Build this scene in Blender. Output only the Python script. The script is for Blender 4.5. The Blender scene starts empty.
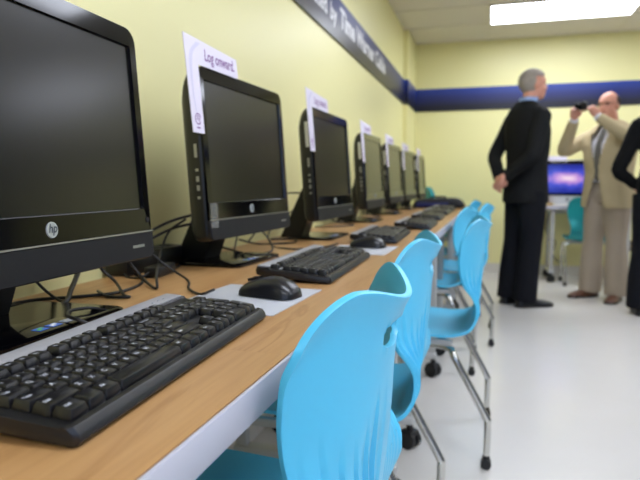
import bpy, bmesh, math, random
from mathutils import Vector, Matrix, Euler
import numpy as np
random.seed(7)
PI = math.pi
S = bpy.context.scene
COL = S.collection
V = Vector

# ------------------------------------------------------------------ materials
def lin(c):
    o = []
    for v in c[:3]:
        v /= 255.0
        o.append(v/12.92 if v <= .04045 else ((v+.055)/1.055)**2.4)
    return (*o, 1.0)

def mat(name, rgb, rough=.5, metal=0., spec=.5, coat=0., noise=None, bump=None, emit=None, trans=0., alpha=1.):
    m = bpy.data.materials.new(name); m.use_nodes = True
    nt = m.node_tree; b = nt.nodes['Principled BSDF']
    b.inputs['Base Color'].default_value = lin(rgb)
    b.inputs['Roughness'].default_value = rough
    b.inputs['Metallic'].default_value = metal
    b.inputs['Specular IOR Level'].default_value = spec
    b.inputs['Coat Weight'].default_value = coat
    b.inputs['Coat Roughness'].default_value = .05
    b.inputs['Transmission Weight'].default_value = trans
    b.inputs['Alpha'].default_value = alpha
    tc = nt.nodes.new('ShaderNodeTexCoord')
    if noise:                                   # (scale, second colour, amount)
        n = nt.nodes.new('ShaderNodeTexNoise'); n.inputs['Scale'].default_value = noise[0]; n.inputs['Detail'].default_value = 4
        mx = nt.nodes.new('ShaderNodeMix'); mx.data_type = 'RGBA'
        mx.inputs[6].default_value = lin(rgb); mx.inputs[7].default_value = lin(noise[1])
        mp = nt.nodes.new('ShaderNodeMath'); mp.operation = 'MULTIPLY'; mp.inputs[1].default_value = noise[2]
        nt.links.new(tc.outputs['Object'], n.inputs['Vector'])
        nt.links.new(n.outputs['Fac'], mp.inputs[0]); nt.links.new(mp.outputs[0], mx.inputs[0])
        nt.links.new(mx.outputs[2], b.inputs['Base Color'])
    if bump:                                    # (scale, strength, distance)
        n = nt.nodes.new('ShaderNodeTexNoise'); n.inputs['Scale'].default_value = bump[0]; n.inputs['Detail'].default_value = 3
        bp = nt.nodes.new('ShaderNodeBump'); bp.inputs['Strength'].default_value = bump[1]; bp.inputs['Distance'].default_value = bump[2]
        nt.links.new(tc.outputs['Object'], n.inputs['Vector'])
        nt.links.new(n.outputs['Fac'], bp.inputs['Height']); nt.links.new(bp.outputs[0], b.inputs['Normal'])
    if emit:
        b.inputs['Emission Color'].default_value = lin(emit[0]); b.inputs['Emission Strength'].default_value = emit[1]
    return m

def ramp(nt, stops):
    r = nt.nodes.new('ShaderNodeValToRGB'); e = r.color_ramp.elements
    e[0].position, e[0].color = stops[0][0], lin(stops[0][1])
    e[1].position, e[1].color = stops[-1][0], lin(stops[-1][1])
    for p, c in stops[1:-1]:
        x = e.new(p); x.color = lin(c)
    return r

def wood_mat():
    m = mat('maple_laminate', (206, 164, 108), .38, spec=.4); nt = m.node_tree; b = nt.nodes['Principled BSDF']
    tc = nt.nodes.new('ShaderNodeTexCoord')
    mp = nt.nodes.new('ShaderNodeMapping'); mp.inputs['Scale'].default_value = (5, .9, 1)
    nt.links.new(tc.outputs['Object'], mp.inputs[0])
    n = nt.nodes.new('ShaderNodeTexNoise'); n.inputs['Scale'].default_value = 1.6; n.inputs['Detail'].default_value = 6; n.inputs['Distortion'].default_value = 1.2
    nt.links.new(mp.outputs[0], n.inputs['Vector'])
    r = ramp(nt, [(.22, (156, 113, 68)), (.42, (176, 135, 88)), (.55, (180, 140, 93)), (.60, (161, 119, 73)), (.64, (181, 141, 94)), (.85, (170, 129, 82))])
    nt.links.new(n.outputs['Fac'], r.inputs[0])
    mp2 = nt.nodes.new('ShaderNodeMapping'); mp2.inputs['Scale'].default_value = (160, 7, 1)
    nt.links.new(tc.outputs['Object'], mp2.inputs[0])
    n2 = nt.nodes.new('ShaderNodeTexNoise'); n2.inputs['Scale'].default_value = 1.; n2.inputs['Detail'].default_value = 3
    nt.links.new(mp2.outputs[0], n2.inputs['Vector'])
    r2 = ramp(nt, [(.35, (240, 237, 233)), (.6, (255, 255, 255))])
    nt.links.new(n2.outputs['Fac'], r2.inputs[0])
    mx = nt.nodes.new('ShaderNodeMix'); mx.data_type = 'RGBA'; mx.blend_type = 'MULTIPLY'; mx.inputs[0].default_value = .7
    nt.links.new(r.outputs[0], mx.inputs[6]); nt.links.new(r2.outputs[0], mx.inputs[7])
    nt.links.new(mx.outputs[2], b.inputs['Base Color'])
    return m

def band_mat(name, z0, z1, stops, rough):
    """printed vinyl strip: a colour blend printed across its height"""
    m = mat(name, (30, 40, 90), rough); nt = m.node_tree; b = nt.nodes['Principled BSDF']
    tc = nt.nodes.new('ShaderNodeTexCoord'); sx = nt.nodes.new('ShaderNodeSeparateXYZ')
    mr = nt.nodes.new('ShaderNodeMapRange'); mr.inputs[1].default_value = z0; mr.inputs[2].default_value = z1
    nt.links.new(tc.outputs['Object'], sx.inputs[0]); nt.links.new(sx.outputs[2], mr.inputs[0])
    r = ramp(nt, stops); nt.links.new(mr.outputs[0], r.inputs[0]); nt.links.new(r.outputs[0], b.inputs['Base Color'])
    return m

def galaxy_mat():
    """desktop picture of a glowing spiral galaxy on a blue night sky"""
    m = mat('desktop_picture', (0, 0, 0), .2); nt = m.node_tree; b = nt.nodes['Principled BSDF']
    tc = nt.nodes.new('ShaderNodeTexCoord')
    mp = nt.nodes.new('ShaderNodeMapping'); mp.inputs['Location'].default_value = (0, 0, 0); mp.inputs['Rotation'].default_value = (0, math.radians(-24), 0)
    mp.inputs['Scale'].default_value = (3.6, 1, 10)
    nt.links.new(tc.outputs['Object'], mp.inputs[0])
    n = nt.nodes.new('ShaderNodeTexNoise'); n.inputs['Scale'].default_value = 9; n.inputs['Detail'].default_value = 5
    nt.links.new(tc.outputs['Object'], n.inputs['Vector'])
    ln = nt.nodes.new('ShaderNodeVectorMath'); ln.operation = 'LENGTH'
    nt.links.new(mp.outputs[0], ln.inputs[0])
    ad = nt.nodes.new('ShaderNodeMath'); ad.operation = 'MULTIPLY_ADD'; ad.inputs[1].default_value = .9; 
    nt.links.new(n.outputs['Fac'], ad.inputs[0]); nt.links.new(ln.outputs['Value'], ad.inputs[2])
    r = ramp(nt, [(.30, (250, 225, 240)), (.50, (200, 150, 220)), (.72, (70, 80, 205)), (1.0, (26, 44, 160))])
    mr = nt.nodes.new('ShaderNodeMapRange'); mr.inputs[1].default_value = .0; mr.inputs[2].default_value = 1.6
    nt.links.new(ad.outputs[0], mr.inputs[0]); nt.links.new(mr.outputs[0], r.inputs[0])
    nt.links.new(r.outputs[0], b.inputs['Emission Color']); b.inputs['Emission Strength'].default_value = 1.0
    return m

M = {}
M['wall'] = mat('yellow_wall_paint', (236, 230, 168), .40, spec=.5, bump=(140, .05, .002))
M['grey_wall'] = mat('grey_wall_paint', (96, 100, 112), .6)
M['ceiling'] = mat('ceiling_tile', (226, 221, 208), .95, spec=.1, noise=(60, (212, 206, 192), .5), bump=(220, .3, .003))
M['tbar'] = mat('ceiling_grid_metal', (216, 210, 194), .6)
M['floor'] = mat('vinyl_floor', (212, 208, 204), .2, spec=.45, noise=(5, (204, 200, 192), .6))
M['base'] = mat('baseboard_vinyl', (216, 212, 202), .5)
M['wood'] = wood_mat()
M['edge'] = mat('table_edge_band', (180, 181, 193), .42)
M['grey_metal'] = mat('painted_grey_steel', (186, 186, 184), .4, metal=.2)
M['chrome'] = mat('chrome', (205, 205, 200), .14, metal=1.)
M['blue'] = mat('cyan_polypropylene', (80, 190, 230), .38, spec=.4, bump=(500, .04, .0006))
M['teal'] = mat('teal_polypropylene', (26, 150, 158), .4, bump=(500, .04, .0006))  # same cyan chair plastic, with shade put into its colour
M['rubber'] = mat('black_rubber', (20, 20, 22), .5)
M['gloss_black'] = mat('gloss_black_plastic', (4, 4, 6), .1, spec=.25)
M['house'] = mat('black_housing_plastic', (20, 20, 20), .32)
M['screen'] = mat('screen_glass', (9, 9, 8), .23, spec=.5)
M['chin'] = mat('speaker_mesh_grey', (23, 23, 26), .5, spec=.3, bump=(900, .25, .0008))
M['silver'] = mat('silver_trim', (170, 168, 160), .3, metal=.7)
M['logo'] = mat('chrome_badge', (200, 206, 212), .25, metal=.6)
M['logo_dark'] = mat('badge_blue_black', (26, 40, 56), .4)
M['key'] = mat('key_plastic', (17, 17, 20), .32)
M['kb_body'] = mat('keyboard_body_plastic', (22, 22, 25), .34)
M['kb_silver'] = mat('keyboard_silver_panel', (158, 158, 162), .45, metal=.1)
M['legend'] = mat('key_legend_white', (176, 180, 190), .5)
M['mouse'] = mat('mouse_plastic', (20, 21, 26), .3)
M['pad'] = mat('grey_mouse_pad', (180, 183, 190), .6)
M['cable'] = mat('black_cable', (16, 16, 18), .45)
M['card'] = mat('white_card', (226, 220, 236), .5)
M['card_swirl'] = mat('pale_lilac_print', (208, 204, 226), .5)
M['purple'] = mat('purple_print', (118, 58, 138), .5)
M['pink'] = mat('magenta_print', (186, 82, 138), .5)
M['white'] = mat('white_label', (226, 226, 220), .5)
M['tape'] = mat('clear_tape', (190, 190, 184), .25, alpha=.15)
M['st_blue'] = mat('sticker_blue', (40, 96, 190), .4)
M['st_green'] = mat('sticker_green', (90, 170, 70), .4)
M['st_grey'] = mat('sticker_grey', (150, 156, 170), .4)
M['bag'] = mat('black_nylon', (20, 20, 24), .7, bump=(400, .3, .002))
M['bag_blue'] = mat('navy_nylon', (30, 36, 96), .6)
M['alu'] = mat('brushed_aluminium', (196, 198, 202), .35, metal=.6)
M['diff'] = mat('lamp_diffuser', (255, 255, 255), .5, emit=((234, 240, 255), 15.8))
M['galaxy'] = galaxy_mat()
M['signtext'] = mat('sign_lettering', (232, 232, 236), .45)
M['outlet'] = mat('outlet_plate', (122, 98, 62), .5)
M['skin'] = mat('skin', (214, 156, 132), .5, noise=(18, (200, 134, 112), .6))
M['lip'] = mat('lips', (170, 98, 92), .5)
M['eye'] = mat('eye', (40, 32, 28), .25)
M['black_suit'] = mat('black_suit_wool', (22, 23, 24), .85, spec=.2, bump=(14, .35, .02))
M['navy_pants'] = mat('dark_trouser_wool', (15, 16, 22), .85, spec=.2, bump=(10, .4, .02))
M['tan'] = mat('tan_suit_wool', (190, 174, 138), .85, spec=.2, bump=(12, .4, .02))
M['tan_pants'] = mat('taupe_trouser_wool', (168, 154, 136), .85, spec=.2, bump=(9, .45, .02))
M['black_knit'] = mat('black_knit', (14, 14, 15), .9, spec=.15, bump=(14, .35, .02))
M['shirt_blue'] = mat('pale_blue_shirt', (150, 178, 226), .7)
M['shirt_white'] = mat('white_shirt', (226, 226, 234), .7)
M['tie'] = mat('patterned_black_tie', (26, 26, 28), .55, noise=(70, (170, 166, 156), .55))
M['shoe_black'] = mat('black_shoe_leather', (12, 12, 13), .3)
M['shoe_brown'] = mat('brown_shoe_leather', (96, 62, 44), .4)
M['sole'] = mat('shoe_sole', (20, 17, 15), .6)
M['hair_grey'] = mat('grey_hair', (178, 170, 160), .8, noise=(70, (112, 102, 94), .9), bump=(160, .8, .004))
M['hair_dark'] = mat('dark_brown_hair', (44, 34, 28), .8, bump=(160, .8, .004))
M['camera'] = mat('camera_black', (18, 18, 20), .35)
M['wallsign'] = band_mat('printed_wall_strip', 1.72, 1.955, [(0, (16, 17, 32)), (.4, (24, 28, 62)), (1, (36, 56, 132))], .3)

# ------------------------------------------------------------------ mesh helpers
def mesh_obj(name, bm, m, parent=None, smooth=40, loc=None, rot=None):
    me = bpy.data.meshes.new(name)
    bmesh.ops.recalc_face_normals(bm, faces=bm.faces)
    bm.to_mesh(me); bm.free()
    for x in (m if isinstance(m, (list, tuple)) else [m]):
        me.materials.append(M[x] if isinstance(x, str) else x)
    if smooth:
        me.polygons.foreach_set('use_smooth', [True]*len(me.polygons))
        if smooth < 180: me.set_sharp_from_angle(angle=math.radians(smooth))
    o = bpy.data.objects.new(name, me); COL.objects.link(o)
    if parent: o.parent = parent
    if loc is not None: o.location = loc
    if rot is not None: o.rotation_euler = rot
    return o

def tag(o, label=None, cat=None, group=None, kind=None):
    if label: o['label'] = label
    if cat: o['category'] = cat
    if group: o['group'] = group
    if kind: o['kind'] = kind
    return o

def empty(name, loc, rz=0., **k):
    o = bpy.data.objects.new(name, None); COL.objects.link(o)
    o.empty_display_size = .05; o.location = loc; o.rotation_euler = (0, 0, rz)
    return tag(o, **k)

KIDS = None
def copy_tree(o, parent=None):
    c = o.copy(); COL.objects.link(c)
    if parent: c.parent = parent
    for ch in list(o.children): copy_tree(ch, c)
    return c

def box(bm, c, s, bev=0., seg=2, rot=None, mi=0):
    vs = [bm.verts.new((x*s[0]/2, y*s[1]/2, z*s[2]/2)) for x in (-1, 1) for y in (-1, 1) for z in (-1, 1)]
    fs = [bm.faces.new([vs[i] for i in f]) for f in ((0, 1, 3, 2), (4, 6, 7, 5), (0, 4, 5, 1), (2, 3, 7, 6), (0, 2, 6, 4), (1, 5, 7, 3))]
    for f in fs: f.material_index = mi
    if bev > 0:
        es = list({e for f in fs for e in f.edges})
        r = bmesh.ops.bevel(bm, geom=es, offset=bev, segments=seg, profile=.5, affect='EDGES')
        vs = list({v for f in r['faces'] for v in f.verts} | {v for v in vs if v.is_valid})
        for f in {f for v in vs for f in v.link_faces}: f.material_index = mi
    mt = Matrix.Translation(c) @ (rot.to_matrix().to_4x4() if rot else Matrix())
    bmesh.ops.transform(bm, matrix=mt, verts=vs)
    return vs

def ring(bm, c, ax, ay, n=16, power=2.):
    out = []
    for i in range(n):
        a = 2*PI*i/n; ca, sa = math.cos(a), math.sin(a)
        k = 2/power
        x = math.copysign(abs(ca)**k, ca); y = math.copysign(abs(sa)**k, sa)
        out.append(bm.verts.new(c + ax*x + ay*y))
    return out

def bridge(bm, rings, cap=True, mi=0):
    n = len(rings[0]); fs = []
    for a, b in zip(rings, rings[1:]):
        for i in range(n):
            fs.append(bm.faces.new((a[i], a[(i+1) % n], b[(i+1) % n], b[i])))
    if cap:
        fs.append(bm.faces.new(list(reversed(rings[0])))); fs.append(bm.faces.new(rings[-1]))
    for f in fs: f.material_index = mi
    return fs

def catmull(P, k=6):
    P = [V(p) for p in P]
    if len(P) < 3: return P
    Q = [P[0]*2-P[1]] + P + [P[-1]*2-P[-2]]
    out = []
    for i in range(1, len(Q)-2):
        a, b, c, d = Q[i-1], Q[i], Q[i+1], Q[i+2]
        for j in range(k):
            t = j/k
            out.append(.5*((2*b)+(c-a)*t+(2*a-5*b+4*c-d)*t*t+(3*b-a-3*c+d)*t**3))
    return out+[P[-1]]

def tube(bm, P, r, n=10, smooth=0, ends=False, mi=0):
    """tapering tube along a path; r: radius, list of radii, or list of (a, b)"""
    P = [V(p) for p in P]
    R = r if isinstance(r, (list, tuple)) else [r]*len(P)
    if smooth:
        t0 = len(P); P2 = catmull(P, smooth)
        R2 = []
        for i in range(len(P2)):
            f = i/smooth; j = min(int(f), t0-2); u = f-j
            ra, rb = R[j], R[j+1]
            R2.append(tuple(np.array(ra)*(1-u)+np.array(rb)*u) if isinstance(ra, (list, tuple)) else ra*(1-u)+rb*u)
        P, R = P2, R2
    if ends:                                    # rounded ends
        d0 = (P[0]-P[1]).normalized(); d1 = (P[-1]-P[-2]).normalized()
        m0 = np.mean(R[0]); m1 = np.mean(R[-1])
        def sc(x, k): return tuple(np.array(x)*k) if isinstance(x, (list, tuple)) else x*k
        P = [P[0]+d0*m0*.85, P[0]+d0*m0*.5] + P + [P[-1]+d1*m1*.5, P[-1]+d1*m1*.85]
        R = [sc(R[0], .45), sc(R[0], .84)] + list(R) + [sc(R[-1], .84), sc(R[-1], .45)]
    rings = []; up = None
    for i, p in enumerate(P):
        d = (P[min(i+1, len(P)-1)]-P[max(i-1, 0)]).normalized()
        if up is None:
            up = V((0, 0, 1)) if abs(d.z) < .9 else V((1, 0, 0))
        a = up.cross(d)
        if a.length < 1e-4: a = V((0, 1, 0)).cross(d)
        a.normalize(); up = d.cross(a).normalized()
        ra, rb = R[i] if isinstance(R[i], (list, tuple)) else (R[i], R[i])
        rings.append(ring(bm, p, a*ra, up*rb, n))
    bridge(bm, rings, True, mi)
    return rings

def cyl(bm, p0, p1, r0, r1=None, n=20, mi=0):
    return tube(bm, [p0, p1], [r0, r0 if r1 is None else r1], n, mi=mi)

def ellipsoid(bm, c, r, n=20, rot=None, mi=0):
    res = bmesh.ops.create_uvsphere(bm, u_segments=n, v_segments=max(8, n//2), radius=1.)
    mt = Matrix.Translation(c) @ (rot.to_matrix().to_4x4() if rot else Matrix()) @ Matrix.Diagonal((*r, 1))
    bmesh.ops.transform(bm, matrix=mt, verts=res['verts'])
    for f in {f for v in res['verts'] for f in v.link_faces}: f.material_index = mi
    return res['verts']

def rrect(w0, w1, h0, h1, r, n=5, rb=None):
    """rounded rectangle outline in (u, h); rb = bottom radius"""
    rb = r if rb is None else rb
    out = []
    for cx, cy, a0, rr in ((w1, h1, 0, r), (w0, h1, 90, r), (w0, h0, 180, rb), (w1, h0, 270, rb)):
        sx = -1 if cx == w1 else 1; sy = -1 if cy == h1 else 1
        for i in range(n):
            a = math.radians(a0+90*i/(n-1))
            out.append((cx+sx*rr+rr*math.cos(a), cy+sy*rr+rr*math.sin(a)))
    return out

def text_bm(txt, size, depth=0., bold=0., shear=0., xscale=1., align='LEFT'):
    cu = bpy.data.curves.new('lettering', 'FONT'); cu.body = txt; cu.size = size; cu.offset = bold; cu.shear = shear
    cu.align_x = align; cu.extrude = depth; cu.resolution_u = 3
    o = bpy.data.objects.new('lettering', cu); COL.objects.link(o)
    dg = bpy.context.evaluated_depsgraph_get(); dg.update()
    me = bpy.data.meshes.new_from_object(o.evaluated_get(dg))
    bm = bmesh.new(); bm.from_mesh(me)
    bpy.data.objects.remove(o); bpy.data.meshes.remove(me); bpy.data.curves.remove(cu)
    if xscale != 1.: bmesh.ops.scale(bm, vec=(xscale, 1, 1), verts=bm.verts)
    return bm

def merge(dst, src, mt, mi=0):
    vm = {v: dst.verts.new(mt @ v.co) for v in src.verts}
    for f in src.faces:
        try: g = dst.faces.new([vm[v] for v in f.verts]); g.material_index = mi
        except ValueError: pass
    src.free()

def melt(bm, voxel, it=6, fac=.5):
    """union of closed overlapping forms as one continuous skin"""
    me = bpy.data.meshes.new('form'); bmesh.ops.recalc_face_normals(bm, faces=bm.faces); bm.to_mesh(me); bm.free()
    o = bpy.data.objects.new('form', me); COL.objects.link(o)
    a = o.modifiers.new('a', 'REMESH'); a.mode = 'VOXEL'; a.voxel_size = voxel
    b = o.modifiers.new('b', 'SMOOTH'); b.iterations = it; b.factor = fac
    dg = bpy.context.evaluated_depsgraph_get(); dg.update()
    r = bpy.data.meshes.new_from_object(o.evaluated_get(dg))
    bpy.data.objects.remove(o); bpy.data.meshes.remove(me)
    out = bmesh.new(); out.from_mesh(r); bpy.data.meshes.remove(r)
    return out

def baked(bm, mods):
    me = bpy.data.meshes.new('form'); bmesh.ops.recalc_face_normals(bm, faces=bm.faces); bm.to_mesh(me); bm.free()
    o = bpy.data.objects.new('form', me); COL.objects.link(o)
    for t, kw in mods:
        a = o.modifiers.new(t, t)
        for k, v in kw.items(): setattr(a, k, v)
    dg = bpy.context.evaluated_depsgraph_get(); dg.update()
    r = bpy.data.meshes.new_from_object(o.evaluated_get(dg))
    bpy.data.objects.remove(o); bpy.data.meshes.remove(me)
    out = bmesh.new(); out.from_mesh(r); bpy.data.meshes.remove(r)
    return out

# ------------------------------------------------------------------ the room
XW, XE, YS, YN, ZC = -.822, 4.6, -3.4, 6.477, 2.428
def slab(name, c, s, m, kind='structure', bev=0):
    bm = bmesh.new(); box(bm, c, s, bev)
    return tag(mesh_obj(name, bm, m, smooth=0), kind=kind)
cx, cy = (XW+XE)/2, (YS+YN)/2
slab('floor', (cx, cy, -.05), (XE-XW+.4, YN-YS+.4, .1), 'floor')
slab('ceiling', (cx, cy, ZC+.06), (XE-XW+.4, YN-YS+.4, .12), 'ceiling')
slab('wall_left', (XW-.06, cy, ZC/2), (.12, YN-YS+.24, ZC), 'wall')
slab('wall_right', (XE+.06, cy, ZC/2), (.12, YN-YS+.24, ZC), 'grey_wall')
slab('wall_back', (cx, YN+.06, ZC/2), (XE-XW, .12, ZC), 'wall')
slab('wall_front', (cx, YS-.06, ZC/2), (XE-XW, .12, ZC), 'grey_wall')
slab('wall_left_pilaster', (XW+.0225, 6.15, ZC/2), (.045, .654, ZC), 'wall')
slab('baseboard_back', (cx, YN-.006, .052), (XE-XW, .012, .104), 'base')
slab('baseboard_left', (XW+.006, cy, .052), (.012, YN-YS, .104), 'base')
M['daylight'] = mat('daylight_through_glass', (200, 215, 240), .3, emit=((176, 204, 255), 2.2))  # unseen glowing window added behind the camera for bluish light on near-facing sides
bm = bmesh.new()
for c3, s3 in (((1.5, YS+.012, 2.14), (2.5, .05, .06)), ((1.5, YS+.012, .88), (2.5, .05, .06)), ((.28, YS+.012, 1.51), (.06, .05, 1.32)), ((2.72, YS+.012, 1.51), (.06, .05, 1.32)), ((1.5, YS+.012, 1.51), (.05, .04, 1.26))): box(bm, c3, s3)
wf = tag(mesh_obj('window_1', bm, 'base', smooth=0), kind='structure')
bm = bmesh.new(); box(bm, (1.5, YS+.006, 1.51), (2.4, .008, 1.24)); mesh_obj('pane', bm, 'daylight', wf, smooth=0)
# suspended ceiling grid, 1.2 x 0.6 m
bm = bmesh.new()
x = -.03-1.2
GX = [-.03+1.2*i for i in range(-1, 5)]; GX = [g for g in GX if XW < g < XE]
GY = [5.21-.6*i for i in range(-2, 15)]; GY = [g for g in GY if YS < g < YN]
for g in GX: box(bm, (g, cy, ZC-.002), (.022, YN-YS, .006))
for g in GY: box(bm, (cx, g, ZC-.003), (XE-XW, .022, .006))
tag(mesh_obj('trim_1', bm, 'tbar', smooth=0), kind='structure')

# blue stripe round the room
def strip(name, c, s, m='wallsign'):
    bm = bmesh.new(); box(bm, c, s)
    return mesh_obj(name, bm, m, smooth=0)
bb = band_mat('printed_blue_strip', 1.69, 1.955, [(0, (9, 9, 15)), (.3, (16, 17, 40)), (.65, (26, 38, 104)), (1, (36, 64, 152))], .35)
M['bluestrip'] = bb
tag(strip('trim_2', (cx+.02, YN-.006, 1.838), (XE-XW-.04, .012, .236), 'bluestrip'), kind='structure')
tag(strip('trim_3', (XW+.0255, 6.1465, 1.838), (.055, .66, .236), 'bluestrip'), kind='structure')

# sign board on the left wall with its lettering
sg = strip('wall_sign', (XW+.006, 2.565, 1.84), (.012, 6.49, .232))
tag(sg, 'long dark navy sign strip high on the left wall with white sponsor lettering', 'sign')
for txt, size, y0, y1, zb, bold in (('Time Warner Cable', .150, 3.235, 4.72, 1.812, .0055), ('Connected', .118, 2.33, 2.965, 1.808, .003), ('by', .118, 3.03, 3.165, 1.808, .003)):
    t = text_bm(txt, size, 0, bold)
    xs = [v.co.x for v in t.verts]; k = (y1-y0)/(max(xs)-min(xs))
    bm = bmesh.new()
    merge(bm, t, Matrix(((0, 0, 1, XW+.0128), (k, 0, 0, y0-min(xs)*k), (0, 1, 0, zb), (0, 0, 0, 1))))
    mesh_obj('lettering', bm, 'signtext', sg, smooth=0)

# fluorescent panels set in the ceiling
def ceiling_light(loc, label):
    t = empty('ceiling_light', loc, label=label, cat='ceiling light', group='fluorescent ceiling panels')
    bm = bmesh.new()
    for sx, sy, c in ((1.2, .02, (0, .29, -.006)), (1.2, .02, (0, -.29, -.006)), (.02, .6, (.59, 0, -.006)), (.02, .6, (-.59, 0, -.006))):
        box(bm, c, (sx, sy, .014))
    mesh_obj('frame', bm, 'tbar', t, smooth=0)
    bm = bmesh.new(); box(bm, (0, 0, -.005), (1.16, .56, .008))
    mesh_obj('diffuser', bm, 'diff', t, smooth=0)
    return t
PL = {5.51: 'by the striped wall', 3.11: 'midway down the room', .71: 'above the camera', -1.69: 'behind the camera'}
for xx in (.57, 2.97):
    for yy in (5.51, 3.11, .71, -1.69):
        ceiling_light((xx, yy, ZC-.002), 'bright rectangular fluorescent panel in the ceiling nearest the blue striped wall' if (xx, yy) == (.57, 5.51)
            else 'fluorescent ceiling panel out of view, %s, %s' % ('computer side' if xx < 1 else 'far side', PL[yy]))

# ------------------------------------------------------------------ tables
ZT = .74
def make_caster(parent, p, rz):
    bm = bmesh.new()
    c = V(p); d = V((math.cos(rz), math.sin(rz), 0)); a = V((-d.y, d.x, 0))
    for s in (-1, 1):
        cyl(bm, c+a*s*.006+V((0, 0, .034)), c+a*s*.024+V((0, 0, .034)), .034, n=24)
    box(bm, c+V((0, 0, .055))-d*.0, (.05, .05, .024), .006, rot=Euler((0, 0, rz)))
    cyl(bm, c+V((0, 0, .06))+d*.0, c+V((0, 0, .095)), .012)
    o = mesh_obj('caster', bm, 'rubber', parent)
    return o
def make_table(name, label, y0, y1, x0, x1, legs, group):
    """x0 = wall side, x1 = sitting side"""
    t = empty(name, ((x0+x1)/2, (y0+y1)/2, 0), label=label, cat='table', group=group)
    W, L = x1-x0, y1-y0-.0001
    bm = bmesh.new(); box(bm, (-.0015, 0, ZT-.0185), (W-.003, L, .037))
    mesh_obj('tabletop', bm, 'wood', t, smooth=0)
    bm = bmesh.new(); box(bm, (W/2, 0, ZT-.0188), (.005, L, .0366), .0012)
    mesh_obj('edge_band', bm, 'edge', t)
    for ly in legs:
        yl = ly-(y0+y1)/2
        bm = bmesh.new()
        xf, xb = W/2-.04, -W/2+.05
        box(bm, ((xf+xb)/2, yl, .105), (xf-xb+.03, .05, .03), .008)
        box(bm, (xf-.01, yl, .40), (.04, .03, .57), .006); box(bm, (xb+.01, yl, .40), (.04, .03, .57), .006)
        box(bm, ((xf+xb)/2, yl, .69), (xf-xb, .05, .025), .004)
        lg = mesh_obj('leg', bm, 'grey_metal', t)
        for xx in (xf, xb): make_caster(lg, (xx, yl, 0), random.uniform(-.6, .6))
    bm = bmesh.new(); box(bm, (-W*.1, 0, .672), (.04, (legs[1]-legs[0])-.05, .03), .004)
    mesh_obj('crossbar', bm, 'grey_metal', t)
    return t
tabs = [(-.55, .65, 'maple topped table nearest the camera holding the first keyboard'),
        (.65, 1.85, 'maple topped table holding the second computer and its keyboard'),
        (1.85, 3.05, 'maple topped table on black casters holding the third computer'),
        (3.05, 4.25, 'maple topped table holding the fourth and fifth computers'),
        (4.25, 5.75, 'maple topped table under the black laptop bag at the far end of the row')]
SL = .01108
for a, b, l in tabs:
    yc = (a+b)/2; xe = -.2299+SL*yc
    t = make_table('computer_table', l, a, b, xe-.58, xe, (a+.19, b-.19), 'tables along the left wall')
    t.rotation_euler = (0, 0, -math.atan(SL))
make_t2 = make_table('computer_table', 'small table by the back wall carrying the all-in-one with the purple screen', 0, 1.0, 0, .5, (.17, .83), 'tables along the back wall')
make_t2.location = (.934, 6.20, 0); make_t2.rotation_euler = (0, 0, -PI/2)
# long axis now along x; sitting side towards the room
# ------------------------------------------------------------------ all-in-one computers
TILT = math.radians(4.)
MW, MH, MZ = .2385, .394, .0744
def face_m(): return Matrix.Translation((0, 0, MZ)) @ Matrix.Rotation(-TILT, 4, 'Y')
def fbm(bm): bmesh.ops.transform(bm, matrix=face_m(), verts=bm.verts); return bm
def P3(u, d, h): return V((-d, u, h))
def outline_loft(bm, stack, mi=0):
    rings = []
    for (w0, w1, h0, h1, r, rb, d) in stack:
        rings.append([bm.verts.new(P3(u, d, h)) for u, h in rrect(w0, w1, h0, h1, r, 6, rb)])
    return bridge(bm, rings, True, mi)
def text_on_face(txt, size, u, h, d, bold=0, shear=0, align='LEFT', xscale=1.):
    b = bmesh.new(); t = text_bm(txt, size, 0, bold, shear, xscale, align)
    merge(b, t, Matrix(((0, 0, 1, -d), (1, 0, 0, u), (0, 1, 0, h), (0, 0, 0, 1))))
    return b

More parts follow.
